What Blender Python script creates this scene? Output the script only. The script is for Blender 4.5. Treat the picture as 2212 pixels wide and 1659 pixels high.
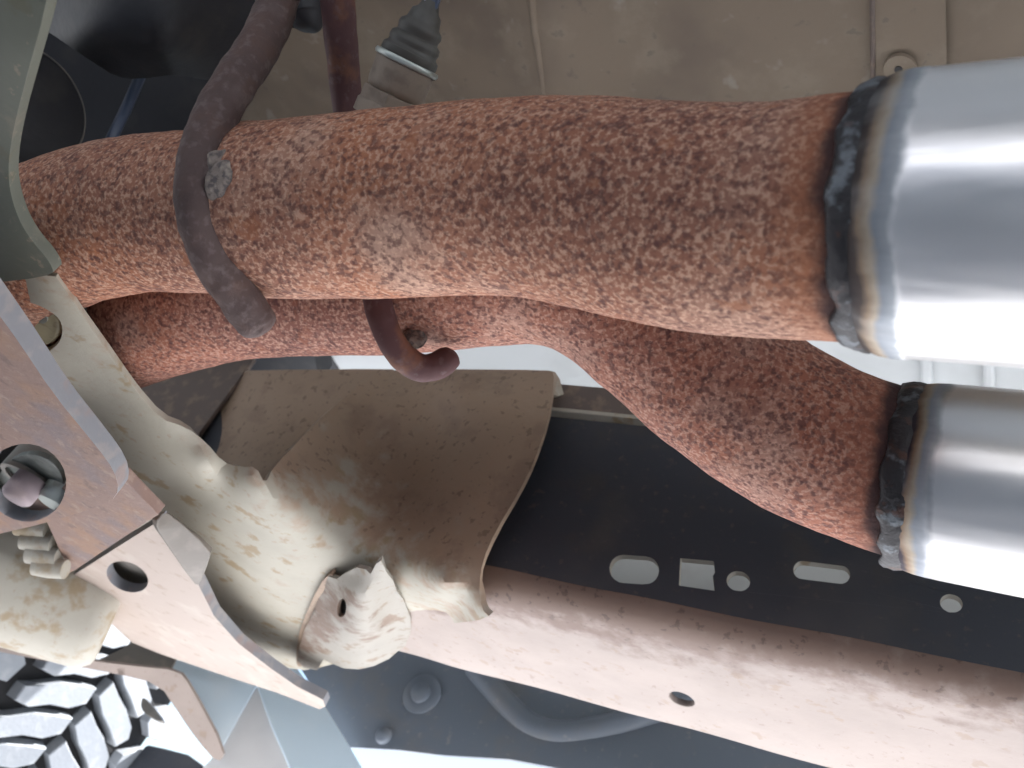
import bpy, bmesh, math, random
import numpy as np
from mathutils import Vector, Matrix, noise
from mathutils.geometry import delaunay_2d_cdt

for o in list(bpy.data.objects): bpy.data.objects.remove(o)
SC = bpy.context.scene
COL = SC.collection
random.seed(7)
R = math.radians

# ------------------------------------------------------------------ camera
# World: X runs along the truck (towards its rear), Y is outboard, Z is up; the camera lies
# near the ground under the truck and looks up and outboard at about 45 degrees.
CAMP = np.array([0.0, 0.0, 0.25])
FPX, CX, CY = 1800.0, 1106.0, 829.5            # focal length and centre for a 2212 x 1659 frame
_ex = np.array([.891, -.082, .446]); _ex /= np.linalg.norm(_ex)
_u = np.array([0, .707, -.707]); _ez = _u - _ex * (_u @ _ex); _ez /= np.linalg.norm(_ez)
_ey = np.cross(_ez, _ex)
ROT = np.array([_ex, _ey, _ez])
cam = bpy.data.cameras.new('camera')
cam.sensor_fit = 'HORIZONTAL'; cam.sensor_width = 36; cam.lens = 36 * FPX / 2212
cam.clip_start = .01; cam.clip_end = 500
cam.dof.use_dof = True; cam.dof.focus_distance = .33; cam.dof.aperture_fstop = 17
co = bpy.data.objects.new('camera', cam); COL.objects.link(co)
m4 = Matrix.Identity(4)
for i in range(3):
    for j in range(3): m4[i][j] = ROT[i][j]
    m4[i][3] = CAMP[i]
co.matrix_world = m4
SC.camera = co

# ------------------------------------------------------------------ sky, sun, exposure
SUN_EL, SUN_AZ = 50.0, 30.0                     # sun stands outboard (+Y), turned a little to the rear (+X)
w = bpy.data.worlds.new('World'); SC.world = w; w.use_nodes = True
wn = w.node_tree; bg = wn.nodes['Background']
sky = wn.nodes.new('ShaderNodeTexSky'); sky.sky_type = 'NISHITA'; sky.sun_disc = False
sky.sun_elevation = R(SUN_EL); sky.sun_rotation = R(SUN_AZ)
wn.links.new(sky.outputs[0], bg.inputs[0]); bg.inputs[1].default_value = .05
sun = bpy.data.lights.new('sun', 'SUN'); sun.energy = 5.0; sun.angle = R(.5); sun.color = (1, .98, .965)
so = bpy.data.objects.new('sun', sun); COL.objects.link(so)
sd = Vector((math.sin(R(SUN_AZ)) * math.cos(R(SUN_EL)), math.cos(R(SUN_AZ)) * math.cos(R(SUN_EL)), math.sin(R(SUN_EL))))
so.rotation_euler = sd.to_track_quat('Z', 'Y').to_euler(); so.location = (0, 3, 3)
SC.view_settings.view_transform = 'Standard'; SC.view_settings.look = 'None'
SC.view_settings.exposure = 2.55; SC.view_settings.gamma = 1; SC.view_settings.use_curve_mapping = False
SC.render.engine = 'CYCLES'
SC.cycles.use_denoising = True
SC.cycles.max_bounces = 10; SC.cycles.diffuse_bounces = 6
SC.cycles.sample_clamp_indirect = 12

# ------------------------------------------------------------------ geometry helpers
def ray(px, py): return ROT @ np.array([(px - CX) / FPX, -(py - CY) / FPX, -1.0])
def P(px, py, d): return CAMP + d * ray(px, py)                 # a point at depth d
def onax(px, py, ax, val):                                        # the point of that sight line on a world plane
    r = ray(px, py); return CAMP + r * ((val - CAMP[ax]) / r[ax])
def Zp(z): return lambda px, py: onax(px, py, 2, z)
def Yp(y): return lambda px, py: onax(px, py, 1, y)
def depth(p): return float(-(ROT.T @ (np.array(p) - CAMP))[2])

def tps(ctrl):
    """thin-plate spline through (u, v, value)"""
    c = np.array(ctrl, float); xy = c[:, :2] / 1000.0; n = len(c)
    def phi(r2): return np.where(r2 > 1e-12, r2 * np.log(np.maximum(r2, 1e-12)) * .5, 0.0)
    K = phi(((xy[:, None] - xy[None]) ** 2).sum(-1)) + np.eye(n) * 1e-5
    Pm = np.c_[np.ones(n), xy]
    A = np.zeros((n + 3, n + 3)); A[:n, :n] = K; A[:n, n:] = Pm; A[n:, :n] = Pm.T
    s = np.linalg.solve(A, np.r_[c[:, 2], np.zeros(3)])
    def f(u, v):
        q = np.array([u, v]) / 1000.0
        return float(phi(((xy - q) ** 2).sum(-1)) @ s[:n] + s[n] + s[n + 1:] @ q)
    return f
def surf(ctrl):
    """ctrl: (px, py, 'z'|'y'|'d', value) -> smooth surface map, interpolated in 1/depth"""
    c = []
    for px, py, k, v in ctrl:
        d = v if k == 'd' else depth(onax(px, py, 2 if k == 'z' else 1, v))
        c.append((px, py, 1 / d))
    f = tps(c)
    return lambda u, v: P(u, v, 1 / max(f(u, v), .2))

def link(name, me, mat, parent=None):
    o = bpy.data.objects.new(name, me); COL.objects.link(o)
    if mat is not None: me.materials.append(mat)
    if parent is not None:
        o.parent = parent
        top = parent
        off = Vector((0, 0, 0))
        while top is not None:
            if top.type == 'EMPTY': off = off + Vector(top.location)
            top = top.parent
        if parent.type == 'EMPTY': o.matrix_parent_inverse = Matrix.Translation(-off)
    return o
def thing(name, label, cat, loc, group=None):
    o = bpy.data.objects.new(name, None); COL.objects.link(o); o.location = Vector([float(x) for x in loc])
    o.empty_display_size = .02; o['label'] = label; o['category'] = cat
    if group: o['group'] = group
    return o
def tag(o, label, cat, group=None):
    o['label'] = label; o['category'] = cat
    if group: o['group'] = group
    return o

def inside(pt, poly):
    x, y = pt; r = False; n = len(poly); j = n - 1
    for i in range(n):
        xi, yi = poly[i]; xj, yj = poly[j]
        if (yi > y) != (yj > y) and x < (xj - xi) * (y - yi) / (yj - yi) + xi: r = not r
        j = i
    return r
def chaikin(poly, n=2, k=.25):
    for _ in range(n):
        q = []
        for i in range(len(poly)):
            a, b = poly[i], poly[(i + 1) % len(poly)]
            q.append((a[0] + (b[0] - a[0]) * k, a[1] + (b[1] - a[1]) * k))
            q.append((a[0] + (b[0] - a[0]) * (1 - k), a[1] + (b[1] - a[1]) * (1 - k)))
        poly = q
    return poly
def dense(poly, step):
    q = []
    for i in range(len(poly)):
        a, b = poly[i], poly[(i + 1) % len(poly)]
        n = max(1, int(math.hypot(b[0] - a[0], b[1] - a[1]) / step))
        for k in range(n): q.append((a[0] + (b[0] - a[0]) * k / n, a[1] + (b[1] - a[1]) * k / n))
    return q

def sheet(name, outline, fmap, thick, mat, parent=None, holes=(), step=None, rnd=0, bevel=.0007, attr=None, wob=0, rim=None):
    """A plate of real thickness: outline and holes in 2D, fmap -> 3D front face, thick = offset vector or a
    distance along the surface away from the viewer."""
    if rnd: outline = chaikin(outline, rnd)
    out = dense(outline, step) if step else list(outline)
    hs = [list(h) for h in holes]
    pts = []; edges = []
    def loop(l):
        b = len(pts); pts.extend(l); edges.extend((b + i, b + (i + 1) % len(l)) for i in range(len(l)))
    loop(out)
    for h in hs: loop(h)
    if step:
        xs = [p[0] for p in out]; ys = [p[1] for p in out]
        y = min(ys) + step * .5; row = 0
        while y < max(ys):
            x = min(xs) + step * (.5 if row % 2 else 1)
            while x < max(xs):
                q = (x, y)
                if inside(q, out) and not any(inside(q, h) for h in hs): pts.append(q)
                x += step
            y += step * .87; row += 1
    vs, _, fs, *_ = delaunay_2d_cdt([Vector(p) for p in pts], edges, [], 0, 1e-7 if max(abs(p[0]) for p in pts) < 20 else 1e-4)
    fr = []
    for f in fs:
        c = (sum(vs[i].x for i in f) / len(f), sum(vs[i].y for i in f) / len(f))
        if inside(c, out) and not any(inside(c, h) for h in hs): fr.append(list(f))
    W = [Vector([float(t) for t in fmap(v.x, v.y)]) for v in vs]
    if wob:
        for i, p in enumerate(W):
            W[i] = p + Vector(noise.noise_vector(p * 22)) * wob
    # normals on the front
    nr = [Vector((0, 0, 0)) for _ in W]
    tot = Vector((0, 0, 0))
    for f in fr:
        n = (W[f[1]] - W[f[0]]).cross(W[f[2]] - W[f[0]])
        for i in f: nr[i] += n
        tot += n
    camv = Vector([float(x) for x in CAMP])
    s = sum((nr[f[0]].dot(camv - W[f[0]]) for f in fr))
    sg = 1 if s > 0 else -1
    if isinstance(thick, (int, float)):
        off = [(-nr[i].normalized() * sg * thick) if nr[i].length > 0 else Vector((0, 0, thick)) for i in range(len(W))]
    else:
        off = [Vector(thick)] * len(W)
        sg = -1 if tot.dot(Vector(thick)) > 0 else 1
    if sg < 0: fr = [f[::-1] for f in fr]
    N = len(W)
    verts = W + [W[i] + off[i] for i in range(N)]
    faces = [tuple(f) for f in fr] + [tuple(i + N for i in f[::-1]) for f in fr]
    nflat = len(faces); cnt = {}
    for f in fr:
        for a, b in zip(f, f[1:] + f[:1]): cnt[(a, b)] = cnt.get((a, b), 0) + 1
    for (a, b) in cnt:
        if (b, a) not in cnt: faces.append((b, a, a + N, b + N))
    used = sorted({i for f in faces for i in f}); ix = {v: k for k, v in enumerate(used)}
    me = bpy.data.meshes.new(name)
    me.from_pydata([tuple(verts[i]) for i in used], [], [tuple(ix[i] for i in f) for f in faces])
    me.update()
    if attr:
        at = me.attributes.new('rust_shade', 'FLOAT', 'POINT')
        for k, i in enumerate(used):
            v = vs[i % N]; at.data[k].value = max(0., min(1., attr(v.x, v.y)))
    for p in me.polygons: p.use_smooth = True
    o = link(name, me, mat, parent)
    if rim is not None:
        me.materials.append(rim)
        for p in me.polygons:
            if p.index >= nflat: p.material_index = 1
    if bevel:
        b = o.modifiers.new('bevel', 'BEVEL'); b.width = bevel; b.segments = 2; b.limit_method = 'ANGLE'; b.angle_limit = R(40)
        b.harden_normals = True
    else:
        sharpen(me)
    return o
def sharpen(me, ang=38):
    bm = bmesh.new(); bm.from_mesh(me)
    for e in bm.edges:
        if len(e.link_faces) == 2 and e.calc_face_angle(0) > R(ang): e.smooth = False
    bm.to_mesh(me); bm.free()

def crom(pts, n=8):
    """Catmull-Rom through N-d points"""
    A = [np.array(p, float) for p in pts]; A = [2 * A[0] - A[1]] + A + [2 * A[-1] - A[-2]]; out = []
    for i in range(1, len(A) - 2):
        p0, p1, p2, p3 = A[i - 1:i + 3]
        for k in range(n):
            t = k / n
            out.append(.5 * (2 * p1 + (p2 - p0) * t + (2 * p0 - 5 * p1 + 4 * p2 - p3) * t * t + (3 * p1 - p0 - 3 * p2 + p3) * t ** 3))
    out.append(A[-2]); return out
def tube(name, pr, mat, parent=None, seg=48, n=8, caps=True, rough=0, rscale=60, hollow=0, smooth=True, flat=None):
    """pr: (x, y, z, radius) world points -> swept tube"""
    pts = crom(pr, n) if smooth else [np.array(p, float) for p in pr]
    C = [Vector(p[:3]) for p in pts]; rad = [float(p[3]) for p in pts]
    T = [(C[min(i + 1, len(C) - 1)] - C[max(i - 1, 0)]).normalized() for i in range(len(C))]
    for i in range(len(T)):
        if T[i].length < .5: T[i] = (C[-1] - C[0]).normalized()
    u = T[0].orthogonal().normalized()
    if flat is not None: u = (Vector(flat) - T[0] * Vector(flat).dot(T[0])).normalized()
    V = []; F = []
    for i, c in enumerate(C):
        u = (u - T[i] * u.dot(T[i])).normalized(); v = T[i].cross(u)
        for k in range(seg):
            a = 2 * math.pi * k / seg; d = u * math.cos(a) + v * math.sin(a); r = rad[i]
            if rough: r += rough * noise.noise((c + d * r) * rscale) + rough * .5 * noise.noise((c + d * r) * rscale * 2.7)
            V.append(c + d * r)
    m = len(C)
    for i in range(m - 1):
        for k in range(seg):
            F.append((i * seg + k, i * seg + (k + 1) % seg, (i + 1) * seg + (k + 1) % seg, (i + 1) * seg + k))
    if caps:
        F.append(tuple(range(seg))[::-1]); F.append(tuple((m - 1) * seg + k for k in range(seg)))
    me = bpy.data.meshes.new(name); me.from_pydata([tuple(v) for v in V], [], F); me.update()
    for p in me.polygons: p.use_smooth = True
    sharpen(me, 45)
    return link(name, me, mat, parent)
def ptube(name, pp, mat, parent=None, **k):
    """pp: (px, py, depth, radius)"""
    return tube(name, [tuple(P(a, b, d)) + (r,) for a, b, d, r in pp], mat, parent, **k)
def lathe(name, a, b, prof, mat, parent=None, seg=64, rough=0, rscale=200, caps=True):
    """prof: (distance along axis in metres, radius)"""
    a = np.array(a, float); ax = np.array(b, float) - a; ax /= np.linalg.norm(ax)
    return tube(name, [tuple(a + ax * s) + (r,) for s, r in prof], mat, parent, seg=seg, smooth=False, rough=rough, rscale=rscale, caps=caps)
def ring(name, c, ax, r, hw, h, mat, parent, seed=0, seg=160, lean=0):
    """a rippled weld bead laid round an axis; hw half width along the axis, h height"""
    c = Vector([float(x) for x in c]); ax = Vector([float(x) for x in ax]).normalized(); u = ax.orthogonal().normalized(); v = ax.cross(u)
    V = []; F = []; K = 14
    for i in range(seg):
        a = 2 * math.pi * i / seg; d = u * math.cos(a) + v * math.sin(a)
        rip = .5 + .5 * math.cos(a * 70 + 1.5 * noise.noise(d * 3 + Vector((seed, 0, 0))))
        wv = 1 + .5 * noise.noise(d * 4 + Vector((0, seed, 3)))
        sh = hw * .35 * noise.noise(d * 5 + Vector((seed, 7, 0)))
        for k in range(K):
            b = 2 * math.pi * k / K
            lump = 1 + .45 * noise.noise((d * r + ax * math.cos(b) * hw) * 330 + Vector((seed, 0, 0)))
            x = math.cos(b) * hw * wv + sh - rip * hw * .05; y = math.sin(b) * h * (0.95 + .14 * rip) * lump
            V.append(c + ax * x + d * (r + y))
    for i in range(seg):
        for k in range(K):
            j = (i + 1) % seg
            F.append((i * K + k, i * K + (k + 1) % K, j * K + (k + 1) % K, j * K + k))
    me = bpy.data.meshes.new(name); me.from_pydata([tuple(x) for x in V], [], F); me.update()
    bm = bmesh.new(); bm.from_mesh(me); bmesh.ops.recalc_face_normals(bm, faces=bm.faces); bm.to_mesh(me); bm.free()
    for p in me.polygons: p.use_smooth = True
    return link(name, me, mat, parent)
def blob(name, c, rad, mat, parent, seed=0, amp=.25, freq=160, sub=4):
    bm = bmesh.new(); bmesh.ops.create_icosphere(bm, subdivisions=sub, radius=1)
    for v in bm.verts:
        q = Vector((v.co.x * rad[0], v.co.y * rad[1], v.co.z * rad[2]))
        n = noise.noise(q * freq + Vector((seed, seed, 0))) + .5 * noise.noise(q * freq * 2.3 + Vector((seed, 0, 9)))
        v.co = q * (1 + amp * n) + Vector([float(x) for x in c])
    me = bpy.data.meshes.new(name); bm.to_mesh(me); bm.free()
    for p in me.polygons: p.use_smooth = True
    return link(name, me, mat, parent)
def ell(cx, cy, a, b, rot=0, n=28):
    c, s = math.cos(R(rot)), math.sin(R(rot))
    return [(cx + a * math.cos(t) * c - b * math.sin(t) * s, cy + a * math.cos(t) * s + b * math.sin(t) * c) for t in [2 * math.pi * i / n for i in range(n)]]
def slot(cx, cy, a, b, rot=0, n=10):
    """stadium"""
    c, s = math.cos(R(rot)), math.sin(R(rot)); q = []
    for sx, t0 in ((1, -90), (-1, 90)):
        for i in range(n + 1):
            t = R(t0 + 180 * i / n); x = sx * (a - b) + b * math.cos(t); y = b * math.sin(t)
            q.append((cx + x * c - y * s, cy + x * s + y * c))
    return q

# ------------------------------------------------------------------ material helper
class M:
    def __init__(s, name, base, rough=.6, metal=0., spec=.5):
        s.m = bpy.data.materials.new(name); s.m.use_nodes = True; s.t = s.m.node_tree
        s.b = s.t.nodes['Principled BSDF']; s.b.inputs['Roughness'].default_value = rough
        s.b.inputs['Metallic'].default_value = metal; s.b.inputs['Specular IOR Level'].default_value = spec
        s.tc = s.N('ShaderNodeTexCoord').outputs['Object']
        rgb = s.N('ShaderNodeRGB'); rgb.outputs[0].default_value = (*base, 1); s.col = rgb.outputs[0]
        s.h = None
    def N(s, t, **k):
        n = s.t.nodes.new(t)
        for a, b in k.items(): setattr(n, a, b)
        return n
    def L(s, a, b): s.t.links.new(a, b)
    def along(s, a, b):
        """distance along the axis a -> b, from a"""
        a = Vector([float(x) for x in a]); d = (Vector([float(x) for x in b]) - a).normalized()
        n = s.N('ShaderNodeVectorMath', operation='DOT_PRODUCT'); s.L(s.tc, n.inputs[0]); n.inputs[1].default_value = d
        return s.mul(n.outputs['Value'], -a.dot(d), 'ADD')
    def coord(s, stretch=None):
        if not stretch: return s.tc
        m = s.N('ShaderNodeMapping'); m.inputs['Scale'].default_value = stretch; s.L(s.tc, m.inputs[0]); return m.outputs[0]
    def noise(s, scale, detail=4, rough=.55, dist=0, stretch=None):
        n = s.N('ShaderNodeTexNoise'); n.inputs['Scale'].default_value = scale; n.inputs['Detail'].default_value = detail
        n.inputs['Roughness'].default_value = rough; n.inputs['Distortion'].default_value = dist
        s.L(s.coord(stretch), n.inputs['Vector']); return n.outputs[0]
    def voro(s, scale, feature='F1', rnd=1, warp=None):
        n = s.N('ShaderNodeTexVoronoi', feature=feature); n.inputs['Scale'].default_value = scale; n.inputs['Randomness'].default_value = rnd
        if warp:
            nz = s.N('ShaderNodeTexNoise'); nz.inputs['Scale'].default_value = warp[0]; s.L(s.tc, nz.inputs['Vector'])
            a = s.N('ShaderNodeVectorMath', operation='MULTIPLY_ADD'); s.L(nz.outputs['Color'], a.inputs[0]); a.inputs[1].default_value = (warp[1],) * 3
            s.L(s.tc, a.inputs[2]); s.L(a.outputs[0], n.inputs['Vector'])
        else: s.L(s.tc, n.inputs['Vector'])
        return n.outputs['Distance']
    def rng(s, x, lo, hi, a=0., b=1.):
        n = s.N('ShaderNodeMapRange', interpolation_type='SMOOTHSTEP'); s.L(x, n.inputs[0])
        for i, v in enumerate((lo, hi, a, b)): n.inputs[i + 1].default_value = v
        return n.outputs[0]
    def mul(s, a, b, op='MULTIPLY'):
        n = s.N('ShaderNodeMath', operation=op, use_clamp=(op != 'ADD'))
        for i, v in enumerate((a, b)):
            if isinstance(v, (int, float)): n.inputs[i].default_value = v
            else: s.L(v, n.inputs[i])
        return n.outputs[0]
    def mix(s, fac, col, amt=1.):
        n = s.N('ShaderNodeMix', data_type='RGBA')
        s.L(s.mul(fac, amt), n.inputs[0]); s.L(s.col, n.inputs[6])
        if isinstance(col, tuple): n.inputs[7].default_value = (*col, 1)
        else: s.L(col, n.inputs[7])
        s.col = n.outputs[2]; return s
    def attr(s, name='rust_shade'):
        n = s.N('ShaderNodeAttribute'); n.attribute_name = name; return n.outputs['Fac']
    def bump(s, h, dist, strength=1.):
        n = s.N('ShaderNodeBump'); n.inputs['Strength'].default_value = strength; n.inputs['Distance'].default_value = dist
        s.L(h, n.inputs['Height'])
        if s.h is not None: s.L(s.h, n.inputs['Normal'])
        s.h = n.outputs[0]; return s
    def set(s, key, sock): s.L(sock, s.b.inputs[key]); return s
    def done(s):
        s.L(s.col, s.b.inputs['Base Color'])
        if s.h is not None: s.L(s.h, s.b.inputs['Normal'])
        return s.m

def rust_pipe(name, base, dark, pale, orange, x0):
    m = M(name, base, .84, 0, .2)
    fine = m.noise(620, 3, .55, .2); mid = m.noise(380, 3, .55, .3)
    m.mix(m.rng(m.noise(13, 3), .42, .66), orange, .7)
    m.mix(m.rng(m.noise(20, 3), .50, .68), tuple(.5 * a + .5 * b for a, b in zip(pale, (.24, .20, .18))), .6)
    m.mix(m.rng(m.noise(9, 4, .6, .5), .47, .62), tuple(.5 * a + .5 * b for a, b in zip(base, dark)), .6)
    m.mix(m.rng(fine, .46, .62), pale, .60)
    m.mix(m.rng(mid, .51, .36), dark, .68)
    spots = m.rng(m.voro(430, 'F1', 1, (400, .0016)), .52, .18)
    sel = m.rng(m.noise(110, 4, .6), .45, .57)
    m.mix(m.mul(spots, sel), dark, .72)
    m.mix(m.rng(m.noise(55, 5, .65), .57, .70), dark, .42)
    m.mix(m.rng(m.noise(75, 4, .6), .62, .70), tuple(.8 * c for c in orange), .55)
    xx = m.mul(m.along(*x0), m.rng(m.noise(60, 3), .2, .8, -.0025, .0025), 'ADD')
    m.mix(m.rng(xx, -.022, -.004), tuple(.75 * c for c in orange), .6)      # scorched next to the new weld
    m.mix(m.rng(xx, -.0085, -.0035), (.032, .020, .022), .9)
    m.bump(fine, .0006, .5).bump(mid, .0009, .5).bump(m.noise(55, 5, .65), .002, .35)
    return m.done()

MT = {}
MT['rust'] = rust_pipe('rusted_pipe', (.31, .140, .090), (.090, .040, .036), (.60, .375, .265), (.37, .140, .068), (P(1886, 472, .2172), P(2330, 466, .192)))
MT['rust2'] = rust_pipe('rusted_pipe_red', (.285, .130, .095), (.085, .038, .037), (.54, .325, .245), (.32, .120, .072), (P(1948, 1026, .3068), P(2330, 1082, .2785)))
m = M('rusted_rod', (.088, .058, .053), .72, .1, .35)
m.mix(m.rng(m.noise(70, 4), .48, .66), (.12, .07, .055), .5).mix(m.rng(m.noise(260, 3), .5, .68), (.18, .14, .13), .45).mix(m.rng(m.noise(45, 3), .55, .7), (.15, .11, .10), .5)
m.bump(m.noise(280, 4, .65), .0009, .8); MT['rod'] = m.done()
m = M('rusted_rod_red', (.085, .04, .04), .7, .05, .3)
m.mix(m.rng(m.noise(60, 4), .5, .66), (.2, .09, .05), .6).mix(m.rng(m.noise(220, 3), .55, .7), (.16, .12, .12), .4)
m.bump(m.noise(280, 4, .65), .0005, .6); MT['rod2'] = m.done()
m = M('old_weld', (.22, .18, .155), .8, 0, .3)
m.mix(m.rng(m.noise(420, 4), .46, .58), (.10, .085, .085), .85).mix(m.rng(m.noise(150, 2), .55, .7), (.40, .34, .28), .7)
m.bump(m.noise(400, 4, .6), .0012, .8); MT['oldweld'] = m.done()
m = M('weld_bead', (.026, .024, .026), .5, .35, .5)
m.mix(m.rng(m.noise(120, 4), .55, .66), (.17, .19, .21), .7).mix(m.rng(m.noise(160, 3), .56, .7), (.09, .035, .02), .7)
m.bump(m.noise(600, 3, .6), .0006, .7); MT['weld'] = m.done()

def stainless(name, ax, bands):
    """brushed steel with heat-tint bands next to the weld; bands: (distance behind the weld, colour)"""
    m = M(name, (.8, .79, .78), .2, 1.)
    x = m.mul(m.along(*ax), m.rng(m.noise(38, 4, .6), .25, .75, -.0018, .0018), 'ADD')
    n = m.N('ShaderNodeMapRange'); m.L(x, n.inputs[0]); n.inputs[1].default_value = 0; n.inputs[2].default_value = .04
    rp = m.N('ShaderNodeValToRGB'); m.L(n.outputs[0], rp.inputs[0]); e = rp.color_ramp.elements
    e[0].position = 0; e[0].color = (*bands[0][1], 1); e[1].position = 1; e[1].color = (*bands[-1][1], 1)
    for d, c in bands[1:-1]:
        k = e.new(d / .04); k.color = (*c, 1)
    m.col = rp.outputs[0]
    m.mix(m.rng(m.noise(60, 3, .5, 0, (.15, 1, 1)), .5, .75), (.66, .66, .66), .25)
    rr = m.rng(m.noise(240, 3, .6, 0, (.06, 1, 1)), .3, .7, .30, .40)
    tint = m.rng(x, .0108, .0135, .34, 0.)
    m.set('Roughness', m.mul(rr, tint, 'ADD'))
    m.bump(m.noise(420, 2, .5, 0, (.04, 1, 1)), .0002, .08)
    return m.done()

# stamped truck sheet metal: cream primer with tan stains, 'wear' attribute = spread of brown: rust, plus shade on the gusset
def primer(name, base, stain, brown, rough=.62, amt=1., bro2=None, amp=.35, st=(75, .60, .68)):
    m = M(name, base, rough, 0, .4)
    m.mix(m.rng(m.noise(18, 4), .4, .7), tuple(c * .8 for c in base), .6)
    m.mix(m.rng(m.noise(st[0], 4, .6), st[1], st[2]), stain, .75 * amt)
    m.mix(m.rng(m.noise(170, 4, .6), .62, .70), brown, .5 * amt)
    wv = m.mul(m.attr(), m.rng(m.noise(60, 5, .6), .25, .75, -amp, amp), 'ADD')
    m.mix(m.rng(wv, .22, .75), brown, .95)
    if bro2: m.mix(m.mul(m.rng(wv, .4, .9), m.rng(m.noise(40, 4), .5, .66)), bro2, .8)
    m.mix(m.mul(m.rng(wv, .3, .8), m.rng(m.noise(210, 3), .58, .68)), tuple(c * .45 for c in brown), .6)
    m.bump(m.noise(300, 4, .6), .0004, .45).bump(m.noise(50, 3), .0012, .3)
    return m.done()
MT['cream'] = primer('cream_primer', (.385, .355, .29), (.27, .19, .095), (.32, .225, .155), bro2=(.25, .175, .125), st=(48, .56, .65))
MT['lug'] = primer('lug_primer', (.29, .265, .225), (.21, .145, .09), (.16, .105, .075), st=(60, .54, .64))
MT['sleeve'] = primer('stained_sleeve', (.42, .39, .33), (.29, .21, .115), (.30, .21, .15), st=(38, .47, .60))
MT['olive'] = primer('grey_green_primer', (.105, .108, .085), (.10, .095, .065), (.26, .2, .15))
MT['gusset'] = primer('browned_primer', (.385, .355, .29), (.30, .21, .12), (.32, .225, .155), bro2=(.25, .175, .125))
MT['flange'] = primer('rail_primer', (.36, .295, .26), (.29, .21, .155), (.165, .105, .08), amt=.8, amp=.2)
m = M('rail_black', (.044, .048, .059), .5, 0, .4)
m.mix(m.rng(m.noise(35, 4), .52, .72), (.062, .058, .056), .7).mix(m.rng(m.noise(190, 4), .60, .72), (.12, .095, .08), .5).mix(m.rng(m.noise(11, 4), .5, .7), (.085, .08, .078), .5)
m.bump(m.noise(350, 3), .0003, .4); MT['web'] = m.done()
m = M('rail_brown', (.13, .10, .085), .7); m.mix(m.rng(m.noise(90, 4), .5, .66), (.25, .18, .13), .6); MT['railbrown'] = m.done()
m = M('body_paint', (.62, .645, .65), .38, 0, .5); m.mix(m.rng(m.noise(14, 4), .45, .7), (.52, .54, .54), .6); MT['body'] = m.done()
m = M('sill_primer', (.33, .33, .31), .6); m.mix(m.rng(m.noise(20, 4), .45, .7), (.27, .26, .24), .6); MT['sill'] = m.done()
m = M('dusty_shield', (.215, .168, .122), .62, .1, .4)
m.mix(m.rng(m.noise(9, 4), .42, .62), (.155, .12, .092), .8).mix(m.rng(m.noise(30, 5, .6), .5, .68), (.26, .215, .16), .6)
m.mix(m.rng(m.noise(120, 4), .62, .72), (.12, .10, .085), .5).mix(m.rng(m.noise(55, 3), .62, .74), (.33, .31, .265), .5)
m.bump(m.noise(40, 4), .002, .25).bump(m.noise(260, 3), .0003, .4); MT['shield'] = m.done()
m = M('pink_steel', (.24, .155, .125), .62, .1, .4)
m.mix(m.rng(m.noise(40, 4), .45, .65), (.30, .175, .11), .7).mix(m.rng(m.noise(26, 3), .50, .68), (.18, .145, .15), .7).mix(m.rng(m.noise(130, 5, .6), .56, .68), (.34, .25, .20), .55).mix(m.rng(m.noise(90, 4), .60, .70), (.13, .085, .075), .5)
m.bump(m.noise(160, 5, .6), .0008, .6); MT['pink'] = m.done()
m = M('pale_steel', (.43, .35, .30), .55, .1, .4)
m.mix(m.rng(m.noise(40, 4), .5, .68), (.50, .44, .38), .6).mix(m.rng(m.noise(70, 5, .6), .56, .68), (.32, .23, .17), .55)
m.bump(m.noise(200, 4), .0004, .4); MT['pale'] = m.done()
m = M('grey_steel', (.20, .185, .165), .55, .3); m.mix(m.rng(m.noise(60, 4), .5, .68), (.30, .26, .22), .6); m.bump(m.noise(220, 4), .0003, .5); MT['grey'] = m.done()
m = M('sky_lit_edge', (.20, .20, .215), .5, .2); m.mix(m.rng(m.noise(90, 4), .48, .66), (.28, .25, .24), .7).mix(m.rng(m.noise(50, 3), .55, .68), (.25, .17, .15), .6); m.bump(m.noise(200, 4), .0004, .5); MT['skyedge'] = m.done()  # side faces: sky light put into the blue-grey colour, with rust patches
m = M('tab_steel', (.17, .15, .13), .6, .1); m.mix(m.rng(m.noise(60, 4), .5, .68), (.23, .20, .175), .6); m.bump(m.noise(260, 4), .0003, .5); MT['tab'] = m.done()
m = M('purple_rust', (.24, .19, .20), .6, .2); m.mix(m.rng(m.noise(90, 4), .5, .68), (.33, .26, .25), .6); m.bump(m.noise(260, 4), .0003, .5); MT['purple'] = m.done()
m = M('dull_washer', (.13, .14, .13), .5, .4); m.mix(m.rng(m.noise(80, 4), .5, .66), (.22, .23, .21), .7); m.bump(m.noise(220, 3), .0004, .5); MT['washer'] = m.done()
m = M('zinc', (.42, .45, .42), .42, .6); m.mix(m.rng(m.noise(90, 4), .5, .66), (.25, .25, .22), .7); m.bump(m.noise(220, 3), .0003, .5); MT['zinc'] = m.done()
m = M('yellow_zinc', (.52, .48, .31), .55, .2); m.mix(m.rng(m.noise(120, 4), .55, .66), (.36, .31, .2), .7); m.bump(m.noise(220, 3), .0004, .5); MT['nut'] = m.done()
m = M('dark_plastic', (.165, .19, .225), .42, 0, .5)
m.mix(m.rng(m.noise(25, 4), .45, .7), (.20, .20, .205), .7).mix(m.rng(m.noise(140, 5, .6), .6, .7), (.32, .3, .28), .5)
m.bump(m.noise(500, 3), .0002, .35); MT['rocker'] = m.done()
m = M('sky_tinted_liner', (.60, .71, .78), .4, 0, .5); m.mix(m.rng(m.noise(20, 3), .45, .7), (.68, .75, .79), .6); MT['liner'] = m.done()  # grey plastic; the blue is reflected sky put into the colour
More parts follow.
